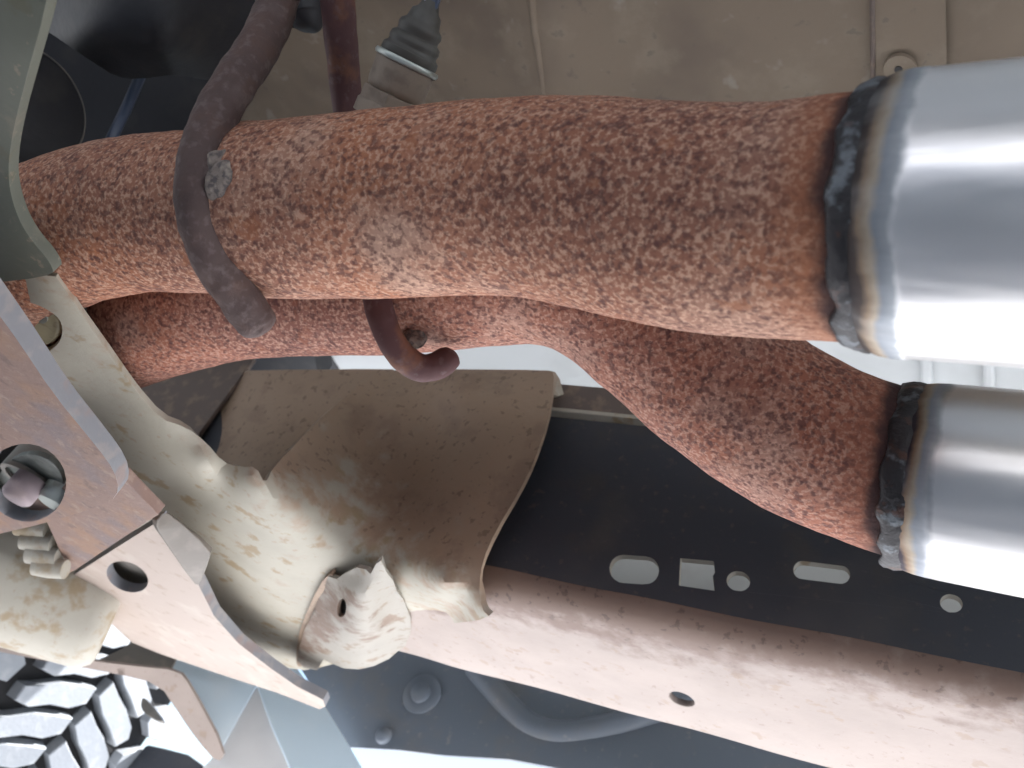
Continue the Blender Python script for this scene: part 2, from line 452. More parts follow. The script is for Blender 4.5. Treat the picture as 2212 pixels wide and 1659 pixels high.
m = M('liner_grey', (.66, .655, .65), .6); m.mix(m.rng(m.noise(20, 3), .45, .7), (.58, .58, .58), .6); MT['linergrey'] = m.done()
m = M('rubber', (.20, .215, .235), .62, 0, .4); m.mix(m.rng(m.noise(50, 5), .45, .7), (.30, .31, .32), .6); m.bump(m.noise(300, 3), .0005, .5); MT['rubber'] = m.done()  # tread lightened and blued: bright sky light put into the colour
m = M('rubber_groove', (.012, .012, .013), .8, 0, .2); MT['groove'] = m.done()
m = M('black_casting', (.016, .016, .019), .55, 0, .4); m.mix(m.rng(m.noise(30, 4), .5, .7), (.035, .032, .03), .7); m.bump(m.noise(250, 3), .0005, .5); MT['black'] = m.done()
m = M('boot_rubber', (.055, .05, .043), .55); m.mix(m.rng(m.noise(90, 3), .5, .7), (.10, .10, .09), .6); MT['boot'] = m.done()
m = M('sensor_steel', (.23, .185, .145), .65, .2); m.mix(m.rng(m.noise(120, 4), .48, .66), (.15, .115, .09), .7); m.bump(m.noise(260, 3), .0004, .5); MT['sensor'] = m.done()
m = M('wire_jacket', (.6, .63, .65), .35); MT['wire'] = m.done()
m = M('blue_cable', (.04, .055, .09), .4); MT['cable'] = m.done()
m = M('concrete', (.50, .51, .53), .85, 0, .3); m.mix(m.rng(m.noise(2.2, 6), .4, .7), (.42, .425, .44), .7).mix(m.rng(m.noise(60, 5), .55, .7), (.36, .36, .37), .5)
m.bump(m.noise(90, 5), .003, .4); MT['ground'] = m.done()

UP = Vector((0, 0, 1)); OUT = Vector((0, 1, 0))

# ------------------------------------------------------------------ the setting: ground under and beside the truck
me = bpy.data.meshes.new('ground'); me.from_pydata([(-150, -150, 0), (150, -150, 0), (150, 150, 0), (-150, 150, 0)], [], [(0, 1, 2, 3)])
g = link('ground', me, MT['ground']); g['kind'] = 'structure'

# ------------------------------------------------------------------ truck body: pale floor with pressed oval and ribs
def box(name, lo, hi, mat, parent, bev=.003):
    x0, y0, z0 = lo; x1, y1, z1 = hi
    V = [(x, y, z) for x in (x0, x1) for y in (y0, y1) for z in (z0, z1)]
    F = [(0, 1, 3, 2), (4, 6, 7, 5), (0, 4, 5, 1), (2, 3, 7, 6), (0, 2, 6, 4), (1, 5, 7, 3)]
    me = bpy.data.meshes.new(name); me.from_pydata(V, [], F); me.update()
    o = link(name, me, mat, parent)
    if bev:
        b = o.modifiers.new('bevel', 'BEVEL'); b.width = bev; b.segments = 2
    return o
FL = .76
t = thing('cab_floor', 'pale painted cab floor seen in the gaps beyond the rusty pipes', 'car floor', (-.2, .5, FL))
box('floor_pan', (-.62, -1.25, FL), (2.6, .80, FL + .05), MT['body'], t)
box('far_sill_block', (-2.2, -1.35, .40), (2.6, -1.25, FL - .002), MT['black'], t)  # unseen far side, added to block light coming from inboard
box('front_floor_block', (-2.4, -1.25, FL), (-.62, .46, FL + .05), MT['black'], t)  # dark front underbody, added to keep sky light out
box('sill_wall', (-.62, .735, .50), (2.6, .80, FL - .002), MT['sill'], t)
sheet('pressed_oval', chaikin([(985, 752), (1100, 735), (1250, 745), (1292, 770), (1285, 800), (1240, 822), (1150, 808), (1040, 782)], 2), Zp(FL - .022), (0, 0, .0215), MT['body'], t, bevel=.009)
for x0 in (1985, 2120, 1560, 1380):
    sheet('floor_rib', [(x0, 700), (x0 + 26, 700), (x0 + 32, 900), (x0 + 4, 900)], Zp(FL - .008), (0, 0, .0075), MT['body'], t, bevel=.003)
sheet('doubler_plate', [(120, 700), (545, 700), (548, 775), (430, 935), (400, 1000), (120, 1000)], Yp(.376), .004, MT['railbrown'], t, step=60)
sheet('floor_brace', [(520, 700), (668, 700), (690, 830), (520, 860)], Zp(FL - .04), (0, 0, .03), MT['black'], t)
box('front_floor_side', (-.86, .46, FL + .001), (-.62, .80, FL + .05), MT['black'], t)
blob('floor_stud', onax(1370, 850, 2, FL - .02), (.009, .009, .02), MT['cream'], t, 3, .1)

# brown dusty shield panels overhead
t = thing('heat_shield', 'dusty brown heat shield panels overhead along the top edge', 'heat shield', onax(1500, 100, 2, .66))
ds = surf([(500, -200, 'z', .665), (500, 400, 'z', .665), (1100, -200, 'z', .663), (1150, 20, 'z', .659), (1172, 200, 'z', .659), (1185, 380, 'z', .659), (1140, -200, 'z', .659), (1240, 0, 'z', .664), (1260, 250, 'z', .664), (1040, 0, 'z', .664), (1060, 250, 'z', .664), (1880, -100, 'z', .661), (1880, 400, 'z', .661), (1500, 100, 'z', .665), (300, 100, 'z', .665)])
sheet('shield_panel', [(520, -420), (1880, -420), (1886, 60), (1887, 480), (1200, 480), (600, 520), (500, 530), (470, 200)], ds, .0015, MT['shield'], t, step=40, wob=.0015)
sheet('shield_panel', [(1889, -420), (2036, -420), (2044, 60), (2046, 480), (1889, 480)], Zp(.6590), .0012, MT['shield'], t, step=40, wob=.001)
sheet('shield_panel', [(2030, -420), (3000, -420), (3000, 480), (2030, 480)], Zp(.6645), .0015, MT['shield'], t, step=40, wob=.003)
bs = sheet('shield_boss', ell(1944, 152, 36, 32), Zp(.6555), (0, 0, .003), MT['shield'], t, bevel=.003)
sheet('rivet_hole', ell(1941, 152, 9, 8), Zp(.6550), (0, 0, .0006), MT['black'], bs, bevel=0)
tube('shield_bead', [tuple(onax(a, b, 2, .6605)) + (.0022,) for a, b in ((1120, -200), (1142, -60), (1155, 60), (1168, 150), (1178, 240), (1186, 330))], MT['shield'], t, seg=14)
tube('shield_bead', [tuple(onax(a, b, 2, .6585)) + (.0012,) for a, b in ((1880, -300), (1884, 0), (1886, 200), (1887, 400))], MT['railbrown'], t, seg=12)

# ------------------------------------------------------------------ frame rail
YW, ZB = .383, .441
a0 = onax(1040, 1232, 1, YW); a1 = onax(2212, 1470, 1, YW)
def zbot(x): return a0[2] + (a1[2] - a0[2]) * (x - a0[0]) / (a1[0] - a0[0])
b0 = onax(1190, 893, 1, YW); b1 = onax(1440, 917, 1, YW)
def ztop(x): return b0[2] + (b1[2] - b0[2]) * (x - b0[0]) / (b1[0] - b0[0])
X0, X1 = -.62, .5
t = thing('frame_rail', 'long frame rail with a black punched web and a cream rusty lower flange', 'frame rail', (-.1, YW, .44))
def px2xz(poly):
    q = [onax(a, b, 1, YW) for a, b in poly]; return [(float(p[0]), float(p[2])) for p in q]
holes = [px2xz(slot(1370, 1230, 53, 30, 4)), px2xz(dense([(1470, 1206), (1541, 1212), (1544, 1236), (1539, 1244), (1543, 1275), (1467, 1264)], 200)),
         px2xz(ell(1595, 1255, 25, 21, 12)), px2xz(slot(1775, 1236, 61, 19, 7)), px2xz(ell(2055, 1303, 24, 19, 15))]
sheet('web', [(X0, zbot(X0) + .002), (X1, zbot(X1) + .002), (X1, ztop(.0)), (X0, ztop(X0))], lambda u, v: (u, YW, v), (0, .0045, 0), MT['web'], t, holes=holes, bevel=.0005, rim=MT['cream'])  # cream hole edges: light caught on the rims put into the colour
# lower flange: rounded corner, then flat outboard
e0 = onax(870, 1420, 2, zbot(-.3) - .012); e1 = onax(1750, 1659, 2, zbot(0) - .012)
RC = .016
def fl(u, s):                                   # u along X, s across (0 at the web, 1 at the outer edge)
    zb = zbot(u); ye = e0[1] + (e1[1] - e0[1]) * (u - e0[0]) / (e1[0] - e0[0])
    wdt = ye - YW
    arc = RC * math.pi / 2; tot = arc + wdt - RC; q = s * tot
    if q < arc:
        a = q / RC; return (u, YW + RC - RC * math.cos(a) - .001, zb - RC * math.sin(a) * .75 + .003)
    return (u, YW + RC + (q - arc) - .001, zb - RC * .75 + .003)
hx = onax(1470, 1525, 2, zbot(-.1) - RC * .75)
def s_of(y, u):
    ye = e0[1] + (e1[1] - e0[1]) * (u - e0[0]) / (e1[0] - e0[0]); arc = RC * math.pi / 2
    return (y - YW - RC + .001 + arc) / (arc + ye - YW - RC)
hole = [(hx[0] + .0075 * math.cos(k * math.pi / 12), s_of(hx[1] + .0095 * math.sin(k * math.pi / 12), hx[0])) for k in range(24)]
# use a scaled parameter so that triangles stay even
SCL = 8.0
def fwear(u, v):
    x = u; base = 1.05 - v / SCL / .5
    return (.9 if x < -.1 else max(.62, .9 - 1.6 * (x + .1))) * base + .25 * noise.noise(Vector((x * 14, v * 2, 0))) + max(0., min(.3, (-.1 - x) * 2.2)) * max(0., 1 - v / SCL / .6)
ol = [(X0, 0), (X1, 0), (X1, SCL), (X0, SCL)]
def flmap(u, v): return fl(u / 50, v / SCL)
sheet('lower_flange', [(X0 * 50, 0), (X1 * 50, 0), (X1 * 50, SCL), (X0 * 50, SCL)], flmap, .004, MT['flange'], t,
      holes=[[(a * 50, b * SCL) for a, b in hole]], step=.55, attr=lambda u, v: fwear(u / 50, v), wob=.0012)
sheet('hole_shade_plate', [(hx[0] - .03, hx[1] - .03), (hx[0] + .03, hx[1] - .03), (hx[0] + .03, hx[1] + .03), (hx[0] - .03, hx[1] + .03)], lambda u, v: (u, v, hx[2] + .022), (0, 0, .003), MT['black'], t)  # black plate added above the flange hole, standing in for shade inside
zt = ztop(-.2)
sheet('upper_lip', [(-.31, -.0015), (.3, -.0015), (.3, .0015), (-.31, .0015)], lambda u, v: (u, YW - .006, ztop(min(u, 0)) + v), (0, .012, 0), MT['cream'], t, bevel=.0008)
sheet('upper_flange', [(-.31, .003), (.3, .003), (.3, .024), (-.31, .024)], lambda u, v: (u, YW - .003, ztop(min(u, 0)) + v), (0, .09, 0), MT['railbrown'], t, bevel=.001)

# ------------------------------------------------------------------ crossmember with flared end and gusset
t = thing('crossmember', 'cream stamped crossmember flaring into a brown gusset on the frame rail', 'crossmember', onax(450, 1100, 2, .415))
sheet('inner_channel', [(-140, -160), (118, -160), (104, 0), (62, 150), (28, 280), (16, 372), (27, 440), (55, 505), (112, 570), (116, 600), (-140, 620)],
      surf([(60, 100, 'z', .409), (0, 500, 'z', .402), (-100, 100, 'z', .409), (-100, 500, 'z', .402), (110, 0, 'z', .413), (22, 370, 'z', .409), (100, 560, 'z', .403)]),
      (0, 0, .005), MT['olive'], t, step=40, rnd=2, bevel=.002, attr=lambda u, v: .1)
cs = surf([(-40, 600, 'z', .407), (110, 600, 'z', .408), (180, 700, 'z', .412), (280, 850, 'z', .417), (100, 900, 'z', .415), (0, 1100, 'z', .415), (330, 950, 'z', .416),
           (300, 1100, 'z', .414), (400, 1250, 'z', .413), (420, 1040, 'z', .415), (520, 1150, 'z', .414), (600, 1300, 'z', .413), (650, 1420, 'z', .416), (500, 1400, 'z', .413),
           (450, 1000, 'z', .4165), (520, 1045, 'z', .4175), (410, 930, 'z', .4235), (445, 960, 'z', .4235), (480, 1002, 'z', .4235), (550, 1014, 'z', .4235), (572, 1050, 'z', .4195), (355, 915, 'z', .419),
           (1190, 812, 'y', .366), (1180, 905, 'y', .365), (1120, 1060, 'y', .364), (1060, 1160, 'y', .364), (1037, 1260, 'y', .365), (1050, 1325, 'y', .371),
           (1080, 860, 'y', .363), (1040, 960, 'y', .362), (990, 1080, 'y', .361), (960, 1200, 'y', .363), (985, 850, 'y', .362),
           (940, 905, 'y', .370), (900, 1000, 'y', .372), (850, 1110, 'y', .372), (800, 1210, 'y', .373), (960, 1270, 'y', .366), (960, 1338, 'z', .436), (880, 1322, 'z', .430),
           (850, 880, 'y', .362), (780, 960, 'd', .535), (720, 1040, 'd', .495), (700, 1110, 'd', .472), (780, 835, 'y', .358), (680, 920, 'd', .515), (605, 1000, 'd', .468), (640, 1100, 'd', .452), (700, 1220, 'z', .419), (760, 1260, 'z', .422),
           (900, 800, 'y', .371), (1060, 800, 'y', .371), (820, 800, 'y', .368), (1000, 822, 'y', .363)])
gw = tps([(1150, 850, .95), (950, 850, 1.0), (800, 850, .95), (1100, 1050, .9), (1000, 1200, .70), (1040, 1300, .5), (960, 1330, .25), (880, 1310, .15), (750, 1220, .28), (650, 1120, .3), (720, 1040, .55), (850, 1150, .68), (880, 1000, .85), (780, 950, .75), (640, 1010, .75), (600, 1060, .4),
          (560, 1180, .12), (600, 1300, .08), (450, 1000, .05), (420, 1150, .05), (300, 900, .08), (100, 700, .2), (0, 650, .25), (400, 1300, .05), (520, 1030, .1), (660, 1400, .1), (740, 1130, .4)])  # brown on the inboard-facing gusset: dust, with shade mixed into the colour
hole1 = chaikin([(30, 640), (60, 650), (105, 668), (132, 690), (136, 725), (120, 752), (85, 770), (20, 700)], 2)
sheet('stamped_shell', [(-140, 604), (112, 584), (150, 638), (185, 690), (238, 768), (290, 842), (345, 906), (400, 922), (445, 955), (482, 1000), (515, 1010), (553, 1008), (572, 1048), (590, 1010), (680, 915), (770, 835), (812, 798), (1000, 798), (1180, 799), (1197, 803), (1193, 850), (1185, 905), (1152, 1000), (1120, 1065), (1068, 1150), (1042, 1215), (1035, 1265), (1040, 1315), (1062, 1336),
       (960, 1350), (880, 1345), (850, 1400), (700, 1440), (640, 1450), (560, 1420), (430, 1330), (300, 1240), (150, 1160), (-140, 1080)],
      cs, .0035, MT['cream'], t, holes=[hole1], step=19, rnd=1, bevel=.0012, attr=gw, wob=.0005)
n_ = sheet('nut', chaikin([(66, 680), (92, 668), (124, 682), (130, 722), (108, 748), (78, 742)], 1), Zp(.4120), (0, 0, .012), MT['nut'], t, bevel=.0015)
sheet('stud_end', ell(92, 690, 10, 9), Zp(.4112), (0, 0, .004), MT['zinc'], n_, bevel=.0005)
sheet('nut_backing', [(0, 610), (180, 610), (180, 800), (0, 800)], Zp(.4315), (0, 0, .003), MT['black'], t)
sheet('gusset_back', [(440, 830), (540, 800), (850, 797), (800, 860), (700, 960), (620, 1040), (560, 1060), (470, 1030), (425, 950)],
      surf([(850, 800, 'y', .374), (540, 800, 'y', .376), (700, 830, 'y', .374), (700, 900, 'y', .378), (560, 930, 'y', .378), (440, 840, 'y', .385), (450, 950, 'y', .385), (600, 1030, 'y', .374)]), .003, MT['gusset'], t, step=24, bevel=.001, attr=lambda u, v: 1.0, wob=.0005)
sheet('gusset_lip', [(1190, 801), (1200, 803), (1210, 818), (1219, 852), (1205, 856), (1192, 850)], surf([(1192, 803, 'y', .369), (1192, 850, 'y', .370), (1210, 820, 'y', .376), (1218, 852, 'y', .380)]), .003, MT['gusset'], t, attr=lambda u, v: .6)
# lug welded on under the gusset
ls = surf([(660, 1440, 'z', .410), (700, 1400, 'z', .4085), (690, 1290, 'z', .413), (735, 1300, 'z', .4095), (760, 1235, 'z', .4145), (790, 1280, 'z', .4065), (822, 1222, 'z', .409), (835, 1270, 'z', .415), (860, 1290, 'z', .422), (800, 1350, 'z', .4085), (780, 1440, 'z', .413), (825, 1400, 'z', .420), (865, 1395, 'z', .4285), (885, 1340, 'z', .4285), (720, 1350, 'z', .4075), (840, 1330, 'z', .420)])
lw = tps([(660, 1430, .5), (690, 1300, .55), (740, 1350, .6), (800, 1260, 0.), (840, 1300, .05), (780, 1420, .1), (850, 1380, .3), (720, 1400, .15)])
lg = sheet('mounting_lug', [(655, 1441), (642, 1425), (643, 1400), (668, 1338), (688, 1290), (712, 1244), (730, 1250), (748, 1238), (770, 1226), (790, 1232), (800, 1242), (812, 1222), (823, 1214), (836, 1240), (850, 1258), (858, 1280), (874, 1300), (890, 1335), (884, 1390), (856, 1408), (840, 1424), (808, 1440), (775, 1446), (742, 1443), (712, 1432), (697, 1424), (684, 1448)],
      ls, .003, MT['lug'], t, holes=[ell(738, 1312, 11, 21, 12)], step=14, rnd=0, bevel=.0008, attr=lw, wob=.0014)
sheet('rust_strip', [(640, 1405), (650, 1350), (690, 1262), (712, 1240), (722, 1244), (690, 1310), (660, 1385), (655, 1440), (640, 1440)], surf([(645, 1400, 'z', .413), (690, 1270, 'z', .414), (715, 1245, 'z', .416), (655, 1435, 'z', .411)]), (0, 0, .004), MT['gusset'], t, rnd=1, step=14, attr=lambda u, v: .9)

# ------------------------------------------------------------------ rusty control-arm bracket, lower left
t = thing('arm_bracket', 'pinkish rusty arm bracket with pivot bolt and pale pointed blade, lower left', 'bracket', onax(200, 1100, 2, .37))
sheet('arm_plate', [(-160, 480), (-70, 592), (0, 688), (44, 748), (112, 850), (212, 968), (248, 1018), (256, 1058), (238, 1084), (170, 1108), (90, 1132), (-160, 1190)], Zp(.372), (0, 0, .008), MT['pink'], t,
      holes=[ell(56, 1042, 88, 84, 20)], step=40, rnd=1, bevel=.0025, wob=.0006, rim=MT['skyedge'])
sheet('pivot_recess', ell(70, 1046, 110, 104, 20), Zp(.398), (0, 0, .004), MT['black'], t, bevel=.001)
sheet('washer', ell(66, 1050, 72, 68, 20), Zp(.3835), (0, 0, .003), MT['washer'], t, bevel=.001)
lathe('pivot_sleeve', onax(58, 1040, 2, .381), onax(58, 1040, 2, .381) + np.array([0, 0, 1]), [(0, .0128), (0, .0158), (.016, .0158), (.016, .0128)], MT['grey'], t, caps=False)
bc = onax(30, 1080, 2, .366)
lathe('pivot_bolt', bc, bc + np.array([0, 0, 1]), [(0, .0001), (0, .0062), (.0015, .0080), (.003, .0084), (.014, .0084)], MT['purple'], t, seg=36)
bc = onax(112, 1090, 2, .374)
lathe('bolt_collar', bc, bc + np.array([0, 0, 1]), [(0, .0055), (0, .0082), (.002, .0098), (.012, .0098)], MT['zinc'], t)
sheet('arm_step', [(40, 1085), (98, 1122), (120, 1170), (150, 1238), (162, 1232), (250, 1172), (342, 1112), (300, 1070), (262, 1030), (150, 1050)], Zp(.381), (0, 0, .006), MT['pink'], t, rnd=0, bevel=.0012, step=40)
hl = ell(275, 1246, 47, 31, 22)
sheet('blade', [(158, 1243), (250, 1184), (342, 1126), (352, 1148), (428, 1262), (462, 1330), (515, 1390), (585, 1444), (640, 1482), (698, 1512), (703, 1526), (690, 1532), (600, 1497), (480, 1458), (350, 1414), (285, 1388), (232, 1340), (190, 1290)], Zp(.3865), (0, 0, .007), MT['pale'], t, holes=[hl], bevel=.0012, step=30, rim=MT['skyedge'])
sheet('eyelet_back', ell(280, 1250, 70, 56, 22), Zp(.400), (0, 0, .003), MT['grey'], t)
sheet('tab', [(336, 1130), (352, 1106), (368, 1108), (456, 1190), (452, 1212), (432, 1266), (418, 1262), (346, 1158)], surf([(338, 1128, 'z', .3855), (425, 1262, 'z', .3855), (366, 1108, 'z', .394), (456, 1192, 'z', .394)]), .004, MT['tab'], t, rnd=1, bevel=.001)

# ------------------------------------------------------------------ sleeve, spacer and sheet behind the bracket
t = thing('bushing_sleeve', 'cream rust-stained round sleeve behind the arm bracket, above the tyre', 'bushing', P(60, 1290, .5))
A = P(-160, 1200, .60); B = P(248, 1325, .64)
Ln = float(np.linalg.norm(B - A))
lathe('sleeve', A, B, [(0, .001), (0, .044), (Ln - .014, .044), (Ln - .007, .0428), (Ln - .001, .039), (Ln + .001, .034), (Ln + .001, .018), (Ln + .001, .0005)], MT['sleeve'], t, rough=.0008, rscale=60)
for i, (px, py) in enumerate(((88, 1136), (100, 1166), (112, 1196), (126, 1222))):
    A = P(px - 50, py, .545); B = P(px + 16, py + 8, .545); q = float(np.linalg.norm(B - A))
    lathe('spacer_ring', A, B, [(0, .0001), (0, .0062), (q * .5, .0068), (q, .0062), (q, .0001)], MT['sleeve'], t, seg=32)
t = thing('sheet_bracket', 'thin cream sheet bracket edge running down above the tyre tread', 'bracket', onax(300, 1440, 1, .60))
sheet('sheet_edge', [(-60, 1372), (100, 1408), (200, 1428), (300, 1440), (385, 1448), (410, 1480), (486, 1622), (470, 1650), (425, 1598), (385, 1540), (345, 1478), (250, 1455), (100, 1428), (-60, 1396)],
      surf([(-60, 1384, 'y', .52), (200, 1440, 'y', .55), (345, 1465, 'y', .57), (400, 1480, 'y', .575), (400, 1560, 'y', .6), (480, 1640, 'y', .62), (100, 1410, 'y', .53)]), .003, MT['flange'], t, rnd=1, step=20, bevel=.001, attr=lambda u, v: .1 + .2 * noise.noise(Vector((u * .02, v * .02, 4))))
sheet('brown_web', [(196, 1432), (260, 1402), (290, 1384), (384, 1416), (372, 1440), (348, 1466), (260, 1452)], surf([(200, 1430, 'y', .556), (380, 1420, 'y', .575), (345, 1465, 'y', .572), (290, 1390, 'y', .565)]), .003, MT['grey'], t, bevel=.001)
sheet('torn_corner', [(306, 1505), (318, 1512), (352, 1555), (345, 1560), (318, 1546), (303, 1530)], Yp(.63), .006, MT['grey'], t, rnd=1)

# ------------------------------------------------------------------ splash shield (wheel-arch liner)
t = thing('splash_shield', 'pale splash shield, blue sky reflection in its colour, folded between the arm blade and the tyre', 'splash shield', onax(550, 1600, 1, .63))
sheet('liner_panel', [(372, 1395), (556, 1478), (474, 1626), (346, 1462)], surf([(372, 1400, 'y', .60), (552, 1480, 'y', .63), (470, 1622, 'y', .63), (348, 1466, 'y', .59)]), .003, MT['liner'], t, bevel=.001)
sheet('liner_panel', [(553, 1480), (600, 1560), (668, 1720), (380, 1720), (472, 1622)], surf([(553, 1480, 'y', .632), (472, 1622, 'y', .634), (650, 1659, 'y', .64), (420, 1720, 'y', .64)]), .003, MT['linergrey'], t, bevel=.001)
sheet('liner_panel', [(540, 1430), (640, 1440), (700, 1520), (756, 1612), (820, 1720), (655, 1720), (585, 1562)], surf([(552, 1450, 'y', .63), (690, 1500, 'y', .665), (756, 1612, 'y', .68), (650, 1690, 'y', .64), (600, 1562, 'y', .633)]), .003, MT['liner'], t, bevel=.001)

# ------------------------------------------------------------------ dark rocker panel
t = thing('rocker_panel', 'dark grey rocker panel below the frame rail with a round grommet', 'rocker panel', onax(1100, 1600, 1, .70))
rs = surf([(650, 1400, 'y', .70), (760, 1600, 'y', .70), (1200, 1650, 'y', .70), (1700, 1800, 'y', .70), (1700, 1500, 'y', .70), (900, 1450, 'y', .70),
           (1000, 1560, 'y', .70), (1150, 1500, 'y', .712), (1300, 1530, 'y', .712), (1200, 1470, 'y', .712), (1400, 1500, 'y', .712), (1100, 1610, 'y', .699), (1300, 1640, 'y', .699), (1500, 1600, 'y', .70), (1450, 1540, 'y', .708)])
sheet('panel', [(560, 1300), (1900, 1300), (1990, 1400), (2900, 1680), (2900, 1990), (1900, 1790), (1500, 1714), (1230, 1664), (1100, 1640), (960, 1632), (860, 1620), (752, 1614), (700, 1525), (640, 1430)], rs, .004, MT['rocker'], t,
      holes=[ell(1096, 1668, 22, 20)] if False else [], step=40, bevel=.002)
gp = onax(912, 1500, 1, .70)
gr = lathe('grommet', gp, gp + np.array([0, -1, 0]), [(0, .0001), (0, .019), (.002, .0185), (.003, .0165), (.0032, .0095), (.006, .009), (.0072, .007), (.0075, .0002)], MT['rocker'], t, seg=40)
bp = onax(831, 1590, 1, .70)
lathe('clip', bp, bp + np.array([0, -1, 0]), [(0, .0001), (0, .0085), (.004, .008), (.006, .006), (.007, .0003)], MT['rocker'], t, seg=24)
rb = [(1025, 1445), (1060, 1485), (1110, 1540), (1150, 1572), (1200, 1586), (1260, 1582), (1330, 1568), (1400, 1545), (1480, 1515), (1560, 1480)]
tube('pressed_rib', [tuple(onax(a, b, 1, .7115)) + (.012,) for a, b in rb], MT['rocker'], t, seg=20)

# ------------------------------------------------------------------ dark parts, upper left
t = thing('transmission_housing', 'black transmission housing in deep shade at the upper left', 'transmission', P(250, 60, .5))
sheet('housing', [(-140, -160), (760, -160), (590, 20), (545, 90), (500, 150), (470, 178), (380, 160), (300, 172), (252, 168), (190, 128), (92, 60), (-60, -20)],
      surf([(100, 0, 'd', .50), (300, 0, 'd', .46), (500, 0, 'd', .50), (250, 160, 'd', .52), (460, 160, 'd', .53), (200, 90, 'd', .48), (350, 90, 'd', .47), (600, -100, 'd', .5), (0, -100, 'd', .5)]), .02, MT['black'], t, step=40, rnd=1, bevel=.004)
sheet('black_backing', [(-140, -160), (460, -160), (460, 560), (-140, 560)], surf([(-100, 0, 'd', .62), (450, 0, 'd', .60), (450, 500, 'd', .62), (-100, 500, 'd', .66), (200, 250, 'd', .63)]), .01, MT['black'], t, step=90)  # black backing sheet added to fill the gap with shade
A = P(20, 240, .50); B = P(95, 215, .475)
Ln = float(np.linalg.norm(B - A))
sh = thing('yoke_flange', 'dark round flange with a grey ring as its edge highlight, behind the crossmember', 'flange', A)
lathe('disc', A, B, [(-.06, .0001), (-.06, .034), (0, .034), (.012, .036), (.018, .036), (.020, .034), (.021, .0002)], MT['black'], sh)
lathe('rim', A, B, [(.0125, .0361), (.0130, .0370), (.0175, .0370), (.018, .0361)], MT['grey'], sh, caps=False)  # paler ring painted as the highlight along the disc edge
tag(ptube('cable', [(318, 130, .56, .0035), (292, 190, .55, .0035), (270, 240, .545, .0035), (243, 295, .54, .0035), (220, 350, .54, .0035)], MT['cable'], seg=16), 'thin dark blue cable hanging in the shade beside the transmission', 'cable')
rbm = tag(ptube('rubber_isolator', [(560, -60, .42, .012), (635, 0, .41, .013), (655, 40, .41, .011), (650, 62, .41, .004)], MT['black'], seg=24), 'black rubber hanger isolator at the top edge between two rods', 'isolator')

# ------------------------------------------------------------------ upper exhaust: rusty pipe, weld, steel muffler, hanger rod
def rr(w_, d): return w_ * d / 3600.0
t = thing('exhaust_pipe', 'upper rusty exhaust pipe, nearest, welded to a bright steel muffler at right', 'exhaust pipe', P(1000, 440, .285), 'exhaust pipes')
ptube('inlet_pipe', [(-160, 690, .41, .035), (-60, 612, .396, .034), (30, 556, .380, .0333), (110, 516, .364, .0323), (200, 485, .353, .0317), (300, 466, .343, .0314), (420, 460, .331, .0315), (560, 456, .317, .0315), (640, 455, .31, .0315)], MT['rust'], t, seg=96, n=10, rough=.0005)
ptube('outer_pipe', [(508, 458, .3225, .0312), (514, 458, .322, .0325), (530, 457, .3205, .0331), (640, 455, .31, .0328), (780, 447, .2995, .0328), (900, 440, .291, .0325), (1060, 430, .279, .0320), (1200, 434, .267, .0321), (1350, 455, .255, .0327), (1500, 475, .243, .0326), (1640, 481, .2335, .0320), (1800, 476, .2225, .0324), (1904, 475, .2162, .0324)], MT['rust'], t, seg=96, n=10, rough=.0005)
A = P(1886, 472, .2172); B = P(2330, 466, .192)
AX1 = (B - A) / np.linalg.norm(B - A)
MT['steel1'] = stainless('heat_tinted_steel', (A, B), [(0, (.03, .03, .035)), (.0038, (.08, .065, .06)), (.0055, (.26, .20, .15)), (.0072, (.38, .33, .27)), (.0088, (.27, .29, .32)), (.0112, (.36, .38, .40)), (.0128, (.74, .73, .73)), (.04, (.86, .845, .83))])
Ln = float(np.linalg.norm(B - A))
mf = lathe('muffler_shell', A, B, [(-.001, .031), (.0006, .0333), (.0025, .0348), (.005, .0357), (.008, .0361), (.0115, .0361), (.0118, .0359), (.030, .0359)] + [(.03 + .015 * k, .0359) for k in range(1, 18)], MT['steel1'], t, seg=128)
ring('weld_seam', A + AX1 * .0008, AX1, .0334, .0036, .0014, MT['weld'], t, 1)
# hanger rod
hr = ptube('hanger_rod', [(640, -120, .345, 0.00807), (612, -40, .338, 0.00807), (592, 30, .330, 0.00807), (552, 112, .318, 0.00796), (500, 190, .306, 0.00785), (455, 280, .296, 0.00774), (430, 365, .291, 0.00763), (428, 455, .290, 0.00752), (455, 550, .293, 0.00752), (508, 632, .299, 0.00752), (546, 683, .304, 0.00752), (558, 700, .3055, 0.00719), (566, 711, .3062, 0.00600), (571, 718, .3067, 0.00327)], MT['rod'], t, seg=40, n=8, rough=.0006, rscale=140)
blob('rod_weld', P(492, 385, .2890), (.0085, .0065, .0100), MT['oldweld'], hr, 5, .22, 150)
blob('rod_weld', P(503, 418, .2895), (.0065, .0055, .0070), MT['oldweld'], hr, 9, .25, 180)
blob('rod_weld', P(480, 352, .2900), (.0060, .0050, .0065), MT['oldweld'], hr, 12, .25, 180)
# dark chip in the rust
blob('rust_chip', P(795, 458, .2655), (.0025, .0012, .0014), MT['rod2'], t, 2, .2, 300, 3)

